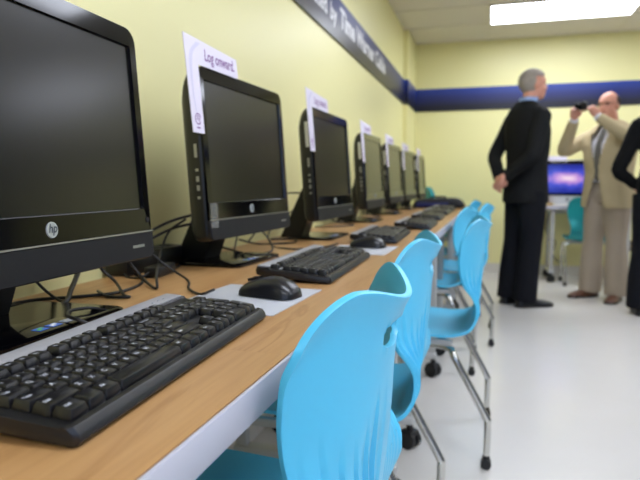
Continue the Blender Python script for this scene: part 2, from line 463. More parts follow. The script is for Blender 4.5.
def make_computer(label):
    t = empty('all_in_one_computer', (0, 0, 0), label=label, cat='computer', group='all-in-one computers on the tables')
    bm = bmesh.new()
    outline_loft(bm, [(-MW+.004, MW-.004, .002, MH-.004, .022, .012, .0065), (-MW, MW, 0, MH, .026, .014, .012), (-MW, MW, 0, MH-.004, .034, .014, .032), (-MW+.003, MW-.003, .002, MH-.014, .045, .018, .044),
                      (-MW+.012, MW-.012, .010, MH-.030, .05, .024, .054), (-.15, .15, .06, .31, .04, .03, .076)])
    mesh_obj('housing', fbm(bm), 'house', t, smooth=35)
    # bezel: frame round the screen
    bm = bmesh.new()
    sw, s0, s1 = .216, .088, .361
    o1 = rrect(-MW+.001, MW-.001, .046, MH-.001, .026, 6, .003)
    i1 = rrect(-sw, sw, s0, s1, .003, 6)
    A = [bm.verts.new(P3(u, .0065, h)) for u, h in o1]; B = [bm.verts.new(P3(u*.995, 0.001, h)) for u, h in o1]
    C = [bm.verts.new(P3(u, 0, h)) for u, h in rrect(-sw-.002, sw+.002, s0-.002, s1+.002, .003, 6)]; D = [bm.verts.new(P3(u, .006, h)) for u, h in i1]
    bridge(bm, [A, B, C, D], False)
    mesh_obj('bezel', fbm(bm), 'gloss_black', t, smooth=30)
    bm = bmesh.new(); box(bm, P3(0, .0052, (s0+s1)/2), (.001, 2*sw+.004, s1-s0+.004))
    mesh_obj('screen', fbm(bm), 'screen', t, smooth=0)
    bm = bmesh.new()
    outline_loft(bm, [(-MW+.001, MW-.001, .001, .0465, .003, .013, .0064), (-MW+.001, MW-.001, .001, .0465, .003, .013, .001), (-MW+.003, MW-.003, .003, .045, .003, .012, -.0015)])
    ch = mesh_obj('chin', fbm(bm), 'chin', t, smooth=35)
    bm = bmesh.new(); box(bm, P3(.188, -.0018, .024), (.0008, .034, .0045))
    mesh_obj('model_badge', fbm(bm), 'silver', ch, smooth=0)
    bm = bmesh.new(); box(bm, P3(0, -.0012, .0475), (.003, 2*MW-.004, .0022))
    mesh_obj('trim_strip', fbm(bm), 'silver', t, smooth=0)
    bm = bmesh.new(); cyl(bm, P3(-.016, .001, .067), P3(-.016, -.0012, .067), .0115, .0108, 28)
    lb = mesh_obj('logo_badge', fbm(bm), 'logo', t)
    mesh_obj('lettering', fbm(text_on_face('hp', .017, -.0157, .0635, -.0014, .0004, .25, 'CENTER')), 'logo_dark', lb, smooth=0)
    bm = bmesh.new(); cyl(bm, P3(.225, .001, .067), P3(.225, -.0006, .067), .005, n=20)
    mesh_obj('power_button', fbm(bm), 'chin', t)
    # ports on the left edge
    for h, hh in ((.10, .006), (.122, .012), (.142, .012), (.162, .006), (.205, .03)):
        bm = bmesh.new(); box(bm, V((-.022, -MW-.0003, h)), (.007, .0016, hh), 0)
        mesh_obj('side_port', fbm(bm), 'silver', t, smooth=0)
    # stand: glossy plate on the table and a raked leg behind
    bm = bmesh.new()
    rings = []
    for z, k in ((0, .003), (.002, 0), (.007, 0), (.009, .003)):
        rings.append([bm.verts.new((y2, x2-.0, z)) for x2, y2 in rrect(-.135+k, .125-k, -.16+k, .016-k, .018, 6)])
    bridge(bm, rings)
    bp = mesh_obj('base_plate', bm, 'gloss_black', t, smooth=35)
    bm = bmesh.new()
    for y, w, c in ((.030, .018, 'st_blue'), (.056, .020, 'st_blue'), (.084, .020, 'st_grey')):
        bm2 = bmesh.new(); box(bm2, (-.010, y-.07, .0094), (.015, w, .0006))
        so = mesh_obj('sticker', bm2, c, bp, smooth=0)
        bm2 = bmesh.new(); box(bm2, (-.008, y-.07-.004, .0098), (.006, w*.4, .0004)); box(bm2, (-.013, y-.07+.003, .0098), (.004, w*.45, .0004))
        tmp = mesh_obj('x', bm2, 'st_green' if y < .04 else 'white', so, smooth=0)
        b3 = bmesh.new(); b3.from_mesh(so.data)
        for f in b3.faces: f.material_index = 0
        n0 = len(b3.faces); b3.from_mesh(tmp.data); b3.faces.ensure_lookup_table()
        for f in b3.faces[n0:]: f.material_index = 1
        so.data.materials.append(tmp.data.materials[0]); b3.to_mesh(so.data); b3.free(); bpy.data.objects.remove(tmp)
    bm.free()
    bm = bmesh.new()
    prof = [(-.075, .30), (-.080, .13), (-.125, .009), (-.150, .009), (-.205, .0), (-.213, .002), (-.118, .20), (-.10, .31)]
    ra = [bm.verts.new((x2, -.055, z)) for x2, z in prof]; rb = [bm.verts.new((x2, .03, z)) for x2, z in prof]
    bridge(bm, [ra, rb])
    mesh_obj('stand', bm, 'house', t, smooth=0)
    return t

# (far-right end y, label, yaw)
CY = [.6775, 1.427, 2.165, 3.172, 3.99, 4.78, 5.49]
CL = ['large black all-in-one computer nearest the camera, without a card on it',
      'black all-in-one computer with the readable white card and clear tape on its bezel',
      'third black all-in-one computer along the wall, its screen dark grey',
      'fourth black all-in-one computer along the wall, olive reflection filling its screen',
      'fifth black all-in-one computer along the wall, between the fourth and the sixth',
      'sixth all-in-one computer along the wall, next to last before the bag',
      'last all-in-one computer of the row, beside the back wall corner']
CYAW = [1.24, -2.83, -1.76, -1.24, -2.46, -3.2, -1.]
CX = [-.563, -.581, -.548, -.583, -.590, -.592, -.575]
comp0 = make_computer(CL[0]); comps = []
for i in range(7):
    o = comp0 if i == 0 else copy_tree(comp0)
    o['label'] = CL[i]; o.location = (CX[i], CY[i], ZT); o.rotation_euler = (0, 0, math.radians(CYAW[i]))
    comps.append(o)
bm = bmesh.new(); box(bm, P3(-MW+.020, -.0022, .058), (.0006, .034, .056), rot=Euler((math.radians(-3), 0, 0)))
tp = mesh_obj('tape_strip', fbm(bm), 'tape', comps[1], smooth=0)
tag(tp, label='clear tape stuck across the bezel')
for i in range(2, 7):
    bm = bmesh.new(); box(bm, V((-.021, -MW-.0012, .300)), (.012, .0012, .085))
    mesh_obj('side_label', fbm(bm), 'white', comps[i], smooth=0)

# L-shaped cards
def make_card(label):
    t = empty('sign_card', (0, 0, 0), label=label, cat='sign', group='white L-shaped cards on the computers')
    bm = bmesh.new()
    u0, u1, u2, h0, h1, h2 = -.296, -.233, -.050, .240, .390, .444
    out = [(u0+.012, h0), (u1-.004, h0), (u1-.010, h1), (u2, h1), (u2-.004, h2-.008), (u0, h2+.004)]
    a = [bm.verts.new(P3(u, -.0025, h)) for u, h in out]; b = [bm.verts.new(P3(u, -.0045, h)) for u, h in out]
    bridge(bm, [a, b]); bmesh.ops.triangulate(bm, faces=bm.faces)
    mesh_obj('card', fbm(bm), 'card', t, smooth=0)
    bm = bmesh.new()                                          # pale swirl print
    pts = [(u0+.05, h2-.006), (u0+.022, h2-.03), (u0+.016, h1-.01), (u0+.02, h1-.07), (u0+.03, h0+.04)]
    pc = catmull([V((u, h, 0)) for u, h in pts], 6)
    L = [bm.verts.new(P3(p.x, -.0047, p.y)) for p in pc]; R = [bm.verts.new(P3(p.x+.016*(1-i/len(pc))+.002, -.0047, p.y)) for i, p in enumerate(pc)]
    for i in range(len(L)-1): bm.faces.new((L[i], R[i], R[i+1], L[i+1]))
    mesh_obj('swirl_print', fbm(bm), 'card_swirl', t, smooth=0)
    lt = text_on_face('Log onward.', .036, -.214, .404, -.0049, .0006, 0, xscale=.80)
    mesh_obj('lettering', fbm(lt), 'purple', t, smooth=0)
    bm = bmesh.new()                                          # small round emblem near the foot of the card
    c = (-.262, .270)
    for r0, r1, a0, a1 in ((.010, .0125, 20, 330), (.0055, .0075, -60, 200), (.0012, .003, 0, 360)):
        N = 18; ri = []; ro = []
        for i in range(N+1):
            a = math.radians(a0+(a1-a0)*i/N)
            ri.append(bm.verts.new(P3(c[0]+r0*math.cos(a), -.0049, c[1]+r0*math.sin(a)))); ro.append(bm.verts.new(P3(c[0]+r1*math.cos(a), -.0049, c[1]+r1*math.sin(a))))
        for i in range(N): bm.faces.new((ri[i], ro[i], ro[i+1], ri[i+1]))
    box(bm, P3(c[0], -.0049, c[1]-.019), (.0002, .014, .003))
    mesh_obj('emblem', fbm(bm), 'purple', t, smooth=0)
    return t
cd0 = make_card('x')
KL = {1: 'white L-shaped card with large readable purple words on the second computer',
      2: 'white L-shaped card on the corner of the third computer',
      3: 'white L-shaped card on the corner of the fourth computer',
      4: 'white L-shaped card on the corner of the fifth computer',
      5: 'white L-shaped card on the corner of the sixth computer',
      6: 'white L-shaped card on the last computer, nearest the back wall'}
for i in range(1, 7):
    o = cd0 if i == 1 else copy_tree(cd0)
    o['label'] = KL[i]; o.location = comps[i].location; o.rotation_euler = comps[i].rotation_euler

# ------------------------------------------------------------------ keyboards
U = .019
def key_rows():
    """(row, u position, width, legend)"""
    K = []
    def run(r, x, items):
        for it in items:
            w, l = it if isinstance(it, tuple) else (1, it)
            K.append((r, x, w, l)); x += w
        return x
    K.append((0, 0, 1, 'Esc'))
    for k in range(12): K.append((0, 2+k+(.5 if k > 3 else 0)+(.5 if k > 7 else 0), 1, 'F%d' % (k+1)))
    for k, l in enumerate(('Prt', 'Scr', 'Brk')): K.append((0, 15.25+k, 1, l))
    run(1, 0, list('`1234567890-=') + [(2, 'Backspace')])
    run(2, 0, [(1.5, 'Tab')] + list('QWERTYUIOP[]') + [(1.5, '\\')])
    run(3, 0, [(1.75, 'Caps')] + list('ASDFGHJKL;\'') + [(2.25, 'Enter')])
    run(4, 0, [(2.25, 'Shift')] + list('ZXCVBNM,./') + [(2.75, 'Shift')])
    run(5, 0, [(1.25, 'Ctrl'), (1.25, ''), (1.25, 'Alt'), (6.25, ''), (1.25, 'Alt'), (1.25, ''), (1.25, ''), (1.25, 'Ctrl')])
    for r, ls in ((1, ('Ins', 'Hm', 'Pg')), (2, ('Del', 'End', 'Pg'))): run(r, 15.25, list(ls))
    K.append((4, 16.25, 1, '^')); run(5, 15.25, ['<', 'v', '>'])
    run(1, 18.5, ['Num', '/', '*', '-']); run(2, 18.5, list('789')); run(3, 18.5, list('456')); run(4, 18.5, list('123'))
    run(5, 18.5, [(2, '0'), '.']); K.append((2.5, 21.5, 1, '+')); K.append((4.5, 21.5, 1, 'Ent'))
    return K
KT = math.radians(4.5)
def kb_m(): return Matrix.Translation((.085, 0, .0)) @ Matrix.Rotation(KT, 4, 'Y') @ Matrix.Translation((-.085, 0, 0))
KL0 = .225
def key_pos(r, u):                                        # local keyboard plan, +x = towards the typist
    x = -.0475+r*U + (.0085 if r > 0 else 0)
    return x, -.2138 + u*U
def key_bm(w, d, legend, sculpt=0.):
    bm = bmesh.new()
    b0, b1 = w*U/2-.0005, w*U/2-.0030
    d0, d1 = d*U/2-.0005, d*U/2-.0026
    rings = []
    for z, a, b in ((0, d0, b0), (.0035, d0, b0), (.0092, d1+.0004, b1+.0004), (.0097, d1-.0004, b1-.0004)):
        off = -.0008 if z > .005 else 0
        rings.append([bm.verts.new((x+off, y, z)) for y, x in rrect(-b, b, -a, a, .0013, 3)])
    bridge(bm, rings)
    if legend:
        n = len(legend); sz = .0072 if n == 1 else (.0050 if n <= 3 else .0045)
        t = text_bm(legend, sz, 0, .0002)
        # text reads along +y, its up is -x
        merge(bm, t, Matrix(((0, -1, 0, .0005), (1, 0, 0, -b1+.0010), (0, 0, 1, .0099), (0, 0, 0, 1))), 1)
    return bm
KEYROWS = key_rows()
def make_keyboard(label, single=True):
    t = empty('keyboard', (0, 0, 0), label=label, cat='keyboard', group='black keyboards on the tables')
    Mk = kb_m()
    bm = bmesh.new()
    prof = [(-.083, .003), (-.085, .010), (-.083, .0185), (-.060, .0200), (-.056, .0165), (.0665, .0150), (.0680, .0168), (.0730, .0162), (.0780, .0110), (.0800, .005), (.077, .001), (-.080, .001)]
    rings = []
    for y, k in ((-KL0, .94), (-KL0+.003, 1.), (KL0-.003, 1.), (KL0, .94)):
        rings.append([bm.verts.new((x*k if k < 1 else x, y, z if k == 1 else .001+(z-.001)*.93)) for x, z in prof])
    bridge(bm, rings); bmesh.ops.transform(bm, matrix=Mk, verts=bm.verts)
    body = mesh_obj('body', bm, 'kb_body', t, smooth=35)
    bm = bmesh.new(); box(bm, (-.0705, 0, .0200), (.0255, 2*KL0-.012, .0022), .0008)
    box(bm, (-.0337, -.07, .0175), (.0042, .295, .003)); 
    bmesh.ops.transform(bm, matrix=Mk, verts=bm.verts)
    pn = mesh_obj('silver_panel', bm, 'kb_silver', t); tag(pn, label='silver panel along the back')
    bm = bmesh.new()
    for k in range(3): box(bm, (-.068, .150+.016*k, .0213), (.002, .004, .0008))
    bmesh.ops.transform(bm, matrix=Mk, verts=bm.verts); mesh_obj('indicator_lights', bm, 'legend', pn, smooth=0)
    bm = bmesh.new()
    for s in (-1, 1): box(bm, (-.07, s*.18, .0065), (.012, .03, .013), .002)
    mesh_obj('flip_foot', bm, 'kb_body', t)
    allbm = bmesh.new() if not single else None
    for r, u, w, l in KEYROWS:
        tall = r in (2.5, 4.5)
        x, y = key_pos(r, u+w/2)
        b = key_bm(w, 2 if tall else 1, l if single else '')
        mt = Mk @ Matrix.Translation((x, y, .0155)) @ Matrix.Rotation(math.radians([-5, -5, -2, 1, 4, 5][int(r)]), 4, 'Y')
        if single:
            k = mesh_obj('key', b, ['key', 'legend'], t, smooth=30); k.matrix_local = mt
        else: merge(allbm, b, mt)
    if not single: mesh_obj('keys', allbm, 'key', t, smooth=30)
    return t
KP = [(-.386, .584, 2.6), (-.384, 1.356, 1.0), (-.378, 2.195, 1.2), (-.322, 2.845, .5), (-.330, 3.53, .5), (-.325, 4.13, -.5), (-.325, 4.74, .5)]
KBL = ['large black keyboard at the front of the picture, its keys readable', 'black keyboard between the first and the second mouse',
       'black keyboard beyond the second mouse, third along the tables', 'fourth black keyboard along the tables, its dark blue end towards the camera',
       'fifth black keyboard along the tables, past the fourth', 'sixth black keyboard along the tables, one before the laptop bag',
       'seventh black keyboard, last one, right in front of the laptop bag']
k0 = make_keyboard(KBL[0]); kf = None
for i, (x, y, a) in enumerate(KP):
    if i == 0: o = k0
    elif i < 3: o = copy_tree(k0)
    elif i == 3: o = kf = make_keyboard(KBL[3], False)
    else: o = copy_tree(kf)
    o['label'] = KBL[i]; o.location = (x, y, ZT); o.rotation_euler = (0, 0, math.radians(a))

# ------------------------------------------------------------------ mice and pads
def make_mouse(label):
    t = empty('computer_mouse', (0, 0, 0), label=label, cat='mouse', group='black mice on grey pads')
    bm = bmesh.new()
    prof = [(-.057, .006, .018, .010), (-.054, .013, .024, .017), (-.044, .018, .028, .024), (-.025, .0205, .030, .031), (-.002, .021, .0305, .0365), (.018, .021, .032, .037), (.036, .019, .031, .031), (.050, .014, .025, .021), (.056, .008, .016, .013)]
    rings = []
    for x, _, w, h in prof:
        n = 20; rg = []
        for i in range(n):
            a = 2*PI*i/n; c, s = math.cos(a), math.sin(a)
            zz = .002+(h-.002)*(max(s, 0)**.75 if s > 0 else 0)
            rg.append(bm.verts.new((x, w*math.copysign(abs(c)**.8, c)*(1-.05*max(s, 0)), zz if s > 0 else .002)))
        rings.append(rg)
    bridge(bm, rings)
    mesh_obj('body', bm, 'mouse', t, smooth=60)
    bm = bmesh.new(); cyl(bm, (-.030, -.003, .024), (-.030, .003, .024), .0105, n=20); mesh_obj('scroll_wheel', bm, 'rubber', t)
    bm = bmesh.new(); box(bm, (-.032, 0, .0305), (.036, .0008, .005), rot=Euler((0, -.25, 0))); mesh_obj('button_seam', bm, 'rubber', t, smooth=0)
    return t
def make_pad(loc, rz, label):
    bm = bmesh.new(); box(bm, (0, 0, .0009), (.195, .235, .0018), .0005)
    return tag(mesh_obj('mouse_pad', bm, 'pad', loc=loc, rot=(0, 0, rz)), label, 'mouse pad', 'thin grey mouse pads')
make_pad((-.405, .955, ZT), math.radians(-3), 'thin pale grey mouse pad under the mouse nearest the camera')
make_pad((-.375, 1.77, ZT), math.radians(-2), 'thin pale grey mouse pad under the mouse beside the third keyboard')
ms = make_mouse('black mouse right of the front keyboard, nearest the camera'); ms.location = (-.372, .978, ZT+.0018); ms.rotation_euler = (0, 0, math.radians(-12))
m2 = copy_tree(ms); m2['label'] = 'black mouse beside the third keyboard, farther along the table'; m2.location = (-.364, 1.835, ZT+.0018); m2.rotation_euler = (0, 0, math.radians(-6))

# ------------------------------------------------------------------ cables, power bricks
def cable(pts, r, label, name='cable', group=None, m='cable'):
    bm = bmesh.new(); tube(bm, pts, r, 8, 6, False)
    return tag(mesh_obj(name, bm, m, smooth=180), label, 'cable', group or 'black cables behind the computers')
z = ZT+.0032
cable([(-.475, .962, .752), (-.50, .955, z), (-.548, 1.0, z), (-.60, 1.09, z), (-.66, 1.10, z+.03), (-.73, 1.04, .86), (-.70, .96, .88), (-.655, .90, .89)], .0025, 'thin black mouse cable running from the nearest mouse to the first computer')
cable([(-.466, .70, .752), (-.52, .695, z), (-.545, .68, z+.011), (-.575, .695, z+.012), (-.60, .735, z+.010), (-.585, .765, z+.008), (-.55, .775, z), (-.57, .80, z), (-.70, .83, z), (-.745, .80, z+.06), (-.72, .74, .86)], .0026, 'black keyboard cable looping over the glossy foot of the first computer')
cable([(-.79, .30, z), (-.77, .55, z), (-.76, .80, z), (-.70, .87, z), (-.655, .93, z), (-.68, 1.05, z), (-.78, 1.16, z)], .003, 'black cable lying along the wall under the first computer')
cable([(-.775, .62, z), (-.74, .77, z), (-.675, .80, z+.001), (-.70, .86, z+.02), (-.73, .93, .80), (-.70, .95, .87)], .0045, 'thick black cable rising to the back of the first computer')
cable([(-.71, .93, .86), (-.72, .96, .79), (-.69, .97, .755), (-.635, .915, z), (-.61, .895, z), (-.65, .89, z), (-.70, .93, z)], .0028, 'black cable hanging in a loop below the corner of the first computer')
cable([(-.70, .97, .87), (-.70, 1.02, .80), (-.67, 1.03, .755), (-.61, .985, z), (-.63, 1.02, z+.02), (-.71, 1.17, .79), (-.735, 1.25, .83), (-.69, 1.25, .86)], .0028, 'black cable dipping in a point between the first two computers')
cable([(-.79, 1.14, .775), (-.785, 1.20, .815), (-.75, 1.27, .85), (-.69, 1.30, .87)], .0034, 'upper black cable arching from the black box to the second computer')
cable([(-.785, 1.10, .77), (-.77, 1.17, .80), (-.735, 1.26, .835), (-.68, 1.31, .85)], .0034, 'lower black cable arching from the black box to the second computer')
cable([(-.78, 1.13, z+.02), (-.755, 1.10, z), (-.715, 1.09, z), (-.70, 1.105, .752)], .003, 'short black cable entering the near end of the power adapter')
cable([(-.70, 1.20, .752), (-.72, 1.26, z), (-.745, 1.33, z), (-.735, 1.40, z), (-.66, 1.48, z), (-.66, 1.58, z)], .003, 'black cable leaving the far end of the power adapter')
cable([(-.46, 1.40, .752), (-.52, 1.44, z), (-.545, 1.47, z+.01), (-.60, 1.45, z+.011), (-.63, 1.47, z+.011), (-.70, 1.55, z), (-.72, 1.62, .80)], .0026, 'black keyboard cable crossing the foot of the second computer')
cable([(-.75, 1.42, z+.05), (-.72, 1.52, z+.02), (-.66, 1.56, z), (-.62, 1.64, z), (-.67, 1.74, z+.03), (-.73, 1.80, z+.06)], .003, 'black cable curling out behind the right end of the second computer')
cable([(-.462, 1.83, .752), (-.50, 1.80, z), (-.55, 1.72, z), (-.60, 1.72, z), (-.68, 1.80, z), (-.74, 1.95, z+.04), (-.70, 2.15, .86)], .0026, 'thin black mouse cable running from the second mouse to the third computer')
cable([(-.79, 1.86, z), (-.78, 1.95, .80), (-.765, 2.02, .89), (-.72, 2.14, .91), (-.66, 2.2, .90)], .003, 'black cable arching up the wall to the left edge of the third computer')
cable([(-.78, 1.76, z+.02), (-.74, 1.83, z), (-.67, 1.86, z), (-.64, 1.93, z), (-.68, 2.02, z), (-.76, 2.0, z)], .003, 'coiled black cable on the table left of the third computer')
for i, (y, w) in enumerate(((2.80, 'third and fourth'), (3.56, 'fourth and fifth'), (4.32, 'fifth and sixth'), (5.02, 'sixth and last'))):
    cable([(-.78, y-.16, z), (-.70, y-.12, z), (-.63, y-.02, z), (-.66, y+.08, z), (-.75, y+.05, z+.02), (-.73, y+.16, z+.05)], .0035, 'loose black cable on the table between the %s computers' % w)
bm = bmesh.new(); box(bm, (0, 0, .012), (.036, .095, .024), .005)
tag(mesh_obj('power_adapter', bm, 'rubber', loc=(-.702, 1.152, ZT), rot=(0, 0, .12)), 'black power adapter lying on the table between the first two computers', 'power adapter')
t = empty('power_strip', (-.785, 1.23, ZT), label='black box with cables against the wall between the first two computers', cat='power strip')
bm = bmesh.new(); box(bm, (0, 0, .024), (.06, .25, .048), .006); mesh_obj('case', bm, 'house', t)
for k in range(4):
    bm = bmesh.new(); box(bm, (0, -.09+.06*k, .0485), (.03, .026, .002), .0); mesh_obj('socket', bm, 'rubber', t, smooth=0)

# ------------------------------------------------------------------ laptop bag at the end of the row
t = empty('laptop_bag', (-.400, 5.125, ZT), .04, label='flat black laptop bag with navy front lying at the far end of the tables', cat='bag')
bm = bmesh.new()
rings = []
for zz, k, sh in ((0, .97, 0), (.012, 1., 0), (.05, .96, -.005), (.075, .85, -.012), (.086, .7, -.02)):
    rings.append([bm.verts.new((x+sh, y, zz+.006*math.sin(9*x))) if zz > 0 else bm.verts.new((x, y, 0)) for x, y in rrect(-.22*k, .22*k, -.14*k, .14*k, .05*k, 6)])
bridge(bm, rings); mesh_obj('body', baked(bm, [('SUBSURF', dict(levels=1))]), 'bag', t, smooth=180)
bm = bmesh.new(); box(bm, (-.05, -.137, .032), (.26, .016, .036), .006); mesh_obj('front_pocket', bm, 'bag_blue', t)
bm = bmesh.new(); tube(bm, [(-.06, -.07, .082), (-.055, -.11, .097), (.0, -.135, .097), (.05, -.11, .097), (.055, -.07, .08)], .007, 8, 5); mesh_obj('handle', bm, 'bag', t, smooth=180)

# ------------------------------------------------------------------ chairs
def shell_pt(s, t):
    """s 0..1 along the profile from seat front to top of back, t -1..1 across; seat front is towards -x"""
    # rows: (s, xc, zc, half width, dx at edge (forward), dz at edge)
    at = abs(t); sg = 1 if t >= 0 else -1
    i = min(int(s*(len(ROWS)-1)), len(ROWS)-2); u = s*(len(ROWS)-1)-i
    def cm(k):
        a = ROWS[max(i-1, 0)][k]; b = ROWS[i][k]; c = ROWS[i+1][k]; d = ROWS[min(i+2, len(ROWS)-1)][k]
        return .5*((2*b)+(c-a)*u+(2*a-5*b+4*c-d)*u*u+(3*b-a-3*c+d)*u**3)
    xc, zc, w, dx, dz, cap = (cm(k) for k in range(6))
    y = w*t
    x = xc-dx*at**2.1
    zz = zc+dz*at**2
    # rounded top outline with a dip in the middle of the rim
    if cap > 0:
        top = .022*math.sin(PI*min(at/.65, 1.)*.5)**2 - .085*(1-math.sqrt(max(0., 1-(.93*max(0, (at-.60)/.40))**2)))
        zz += cap*top
        x += cap*.012*(.5+.5*math.cos(PI*min(at/.6, 1)))
    return V((x, y, zz))
ROWS = [(-.470, .405, .150, -.030, .0, 0), (-.468, .424, .175, -.030, .002, 0), (-.44, .437, .20, -.015, .006, 0), (-.36, .435, .218, 0, .012, 0), (-.26, .427, .222, 0, .014, 0),
        (-.17, .419, .220, 0, .018, 0), (-.105, .415, .213, .0, .022, 0), (-.065, .428, .203, -.014, .024, 0), (-.040, .462, .190, -.014, .022, 0), (-.025, .515, .184, -.012, .008, 0),
        (-.018, .560, .188, .006, .0, .0), (-.014, .605, .198, .046, .0, .06), (-.011, .650, .205, .067, 0, .2), (-.011, .695, .209, .072, 0, .40), (-.010, .735, .211, .072, 0, .62), (-.006, .772, .210, .072, 0, .84), (.006, .803, .206, .072, 0, 1.)]
NS, NT = 80, 132
def make_shell():
    bm = bmesh.new(); G = []
    for i in range(NS+1):
        s = i/NS; row = []
        for j in range(NT+1):
            t = -1+2*j/NT
            p = shell_pt(s, t)
            # fan of shallow pleats low on the back
            e = max(0., min(1., (s-.50)/.06))*max(0., min(1., (.80+.03*math.sin(abs(t)*9)-.05*abs(t)-s)/.13))
            if e > 0:
                ph = abs(t)*7.2*(1+.25*(s-.55))
                fr = ph-math.floor(ph)
                p.x -= e*.0115*(1-fr)*min(1, max(0, abs(t)-.1)/.15)
            row.append(bm.verts.new(p))
        G.append(row)
    faces = {}
    for i in range(NS):
        for j in range(NT):
            faces[i, j] = bm.faces.new((G[i][j], G[i][j+1], G[i+1][j+1], G[i+1][j]))
    # hand slot under the rim
    zc0, hz, hy = .757, .019, .055
    kill = []
    for (i, j), f in faces.items():
        c = f.calc_center_median()
        if i > NS*.7 and (abs(c.y)/hy)**2.4+(abs(c.z-zc0)/hz)**2.4 < 1: kill.append(f)
    vs = {v for f in kill for v in f.verts}
    bmesh.ops.delete(bm, geom=kill, context='FACES_ONLY')
    bmesh.ops.delete(bm, geom=[e for e in bm.edges if not e.link_faces], context='EDGES')
    bmesh.ops.delete(bm, geom=[v for v in bm.verts if not v.link_faces], context='VERTS')
    for v in vs:
        if v.is_valid and v.is_boundary:
            a = (abs(v.co.y)/hy)**2.4+(abs(v.co.z-zc0)/hz)**2.4
            k = a**(-1/2.4) if a > 1e-6 else 1
            v.co.y *= k; v.co.z = zc0+(v.co.z-zc0)*k
    return baked(bm, [('SOLIDIFY', dict(thickness=.0085, offset=0.)), ('BEVEL', dict(width=.003, segments=2, limit_method='ANGLE', angle_limit=math.radians(50)))])
def make_chair(label, group):
    t = empty('stacking_chair', (0, 0, 0), label=label, cat='chair', group=group)
    mesh_obj('shell', make_shell(), 'blue', t, smooth=180)
    def foot(parent, p, rear):
        bm = bmesh.new()
        for s in (-1, 1): cyl(bm, V(p)+V((0, s*.004, .017)), V(p)+V((0, s*.015, .017)), .017, n=18)
        cyl(bm, V(p)+V((0, 0, .012)), V(p)+V((0, 0, .045)), .0125, n=14)
        mesh_obj('foot', bm, 'rubber', parent)
    for s in (-1, 1):
        y = s*.222; yi = s*.165
        bm = bmesh.new()
        tube(bm, [(-.20, yi, .392), (-.13, yi+s*.01, .392), (-.098, yi+s*.035, .384), (-.086, y, .362), (.012, y, .185), (.022, y, .150), (.020, y, .03)], .0118, 14, 5)
        lg = mesh_obj('rear_leg', bm, 'chrome', t, smooth=180); foot(lg, (.020, y, 0), 1)
        bm = bmesh.new()
        tube(bm, [(-.15, yi, .392), (-.25, yi+s*.01, .392), (-.285, yi+s*.03, .386), (-.30, y, .36), (-.318, y, .20), (-.320, y, .03)], .0118, 14, 5)
        lg = mesh_obj('front_leg', bm, 'chrome', t, smooth=180); foot(lg, (-.320, y, 0), 0)
    bm = bmesh.new()
    for x in (-.14, -.28): box(bm, (x, 0, .396), (.03, .36, .016), .004)
    box(bm, (-.25, .185, .408), (.30, .018, .022), .005); box(bm, (-.25, -.185, .408), (.30, .018, .022), .005)
    mesh_obj('seat_frame', bm, 'grey_metal', t)
    return t
GC = 'cyan plastic chairs along the tables'
ch0 = make_chair('x', GC)
CH = [(-.113, .745, 0, 'bright cyan chair nearest the camera, its curved back filling the lower foreground'),
      (-.121, 1.395, 2, 'cyan chair just behind the nearest one, its hand slot seen edge on'),
      (-.003, 2.175, 0, 'cyan chair with its whole S-shaped side and chrome leg in view, third along the tables'),
      (-.075, 3.15, 0, 'cyan chair pushed in behind the third one, its rounded back left of that chair'),
      (.022, 3.72, 0, 'cyan chair farther along, its rim peeking out right above the third chair'),
      (-.062, 4.50, 0, 'farthest cyan chair of the row, only its back rim in view')]
for i, (x, y, a, l) in enumerate(CH):
    o = ch0 if i == 0 else copy_tree(ch0)
    o['label'] = l; o.location = (x, y, 0); o.rotation_euler = (0, 0, math.radians(a)); o['group'] = GC
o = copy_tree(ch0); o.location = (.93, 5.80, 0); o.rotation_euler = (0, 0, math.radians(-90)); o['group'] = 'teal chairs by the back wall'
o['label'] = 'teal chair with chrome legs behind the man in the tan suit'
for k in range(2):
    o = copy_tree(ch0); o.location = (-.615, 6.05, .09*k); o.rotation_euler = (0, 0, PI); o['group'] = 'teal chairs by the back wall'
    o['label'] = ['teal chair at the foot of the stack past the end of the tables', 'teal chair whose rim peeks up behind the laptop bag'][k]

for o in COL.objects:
    if o.get('group') == 'teal chairs by the back wall':  # far chairs take the cyan darkened to stand in for shade
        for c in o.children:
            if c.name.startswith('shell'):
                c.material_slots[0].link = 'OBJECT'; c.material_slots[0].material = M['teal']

# ------------------------------------------------------------------ computer on the back table
t = empty('desktop_computer', (.74, 6.13, ZT), label='silver all-in-one computer with a purple galaxy picture on its screen', cat='computer')
bm = bmesh.new(); box(bm, (0, .0, .225), (.53, .03, .42), .006); mesh_obj('housing', bm, 'alu', t)
bm = bmesh.new(); box(bm, (0, -.0155, .262), (.52, .003, .335), .001); mesh_obj('bezel', bm, 'gloss_black', t)
bm = bmesh.new(); box(bm, (0, 0, 0), (.478, .002, .272), 0); mesh_obj('screen', bm, 'galaxy', t, smooth=0, loc=(0, -.0178, .255))
bm = bmesh.new(); ellipsoid(bm, (0, -.0155, .055), (.011, .002, .012), 16); ellipsoid(bm, (.003, -.0155, .0715), (.003, .0015, .005), 10, Euler((0, .5, 0)))
mesh_obj('logo_badge', bm, 'logo_dark', t)
bm = bmesh.new(); box(bm, (0, .02, .008), (.20, .16, .006), .003); box(bm, (0, .07, .12), (.18, .008, .23), .003, rot=Euler((.25, 0, 0))); mesh_obj('stand', bm, 'alu', t)
bm = bmesh.new(); box(bm, (-.10, -.02, .452), (.17, .003, .045)); 
tag(mesh_obj('sign_card', bm, 'card', loc=(.74, 6.13, ZT), smooth=0), 'pale card standing on top of the silver computer by the back wall', 'sign')
bm = bmesh.new(); box(bm, (0, 0, .007), (.36, .12, .012), .004)
tag(mesh_obj('keyboard', bm, 'white', loc=(.78, 6.02, ZT)), 'slim white keyboard in front of the silver computer', 'keyboard')
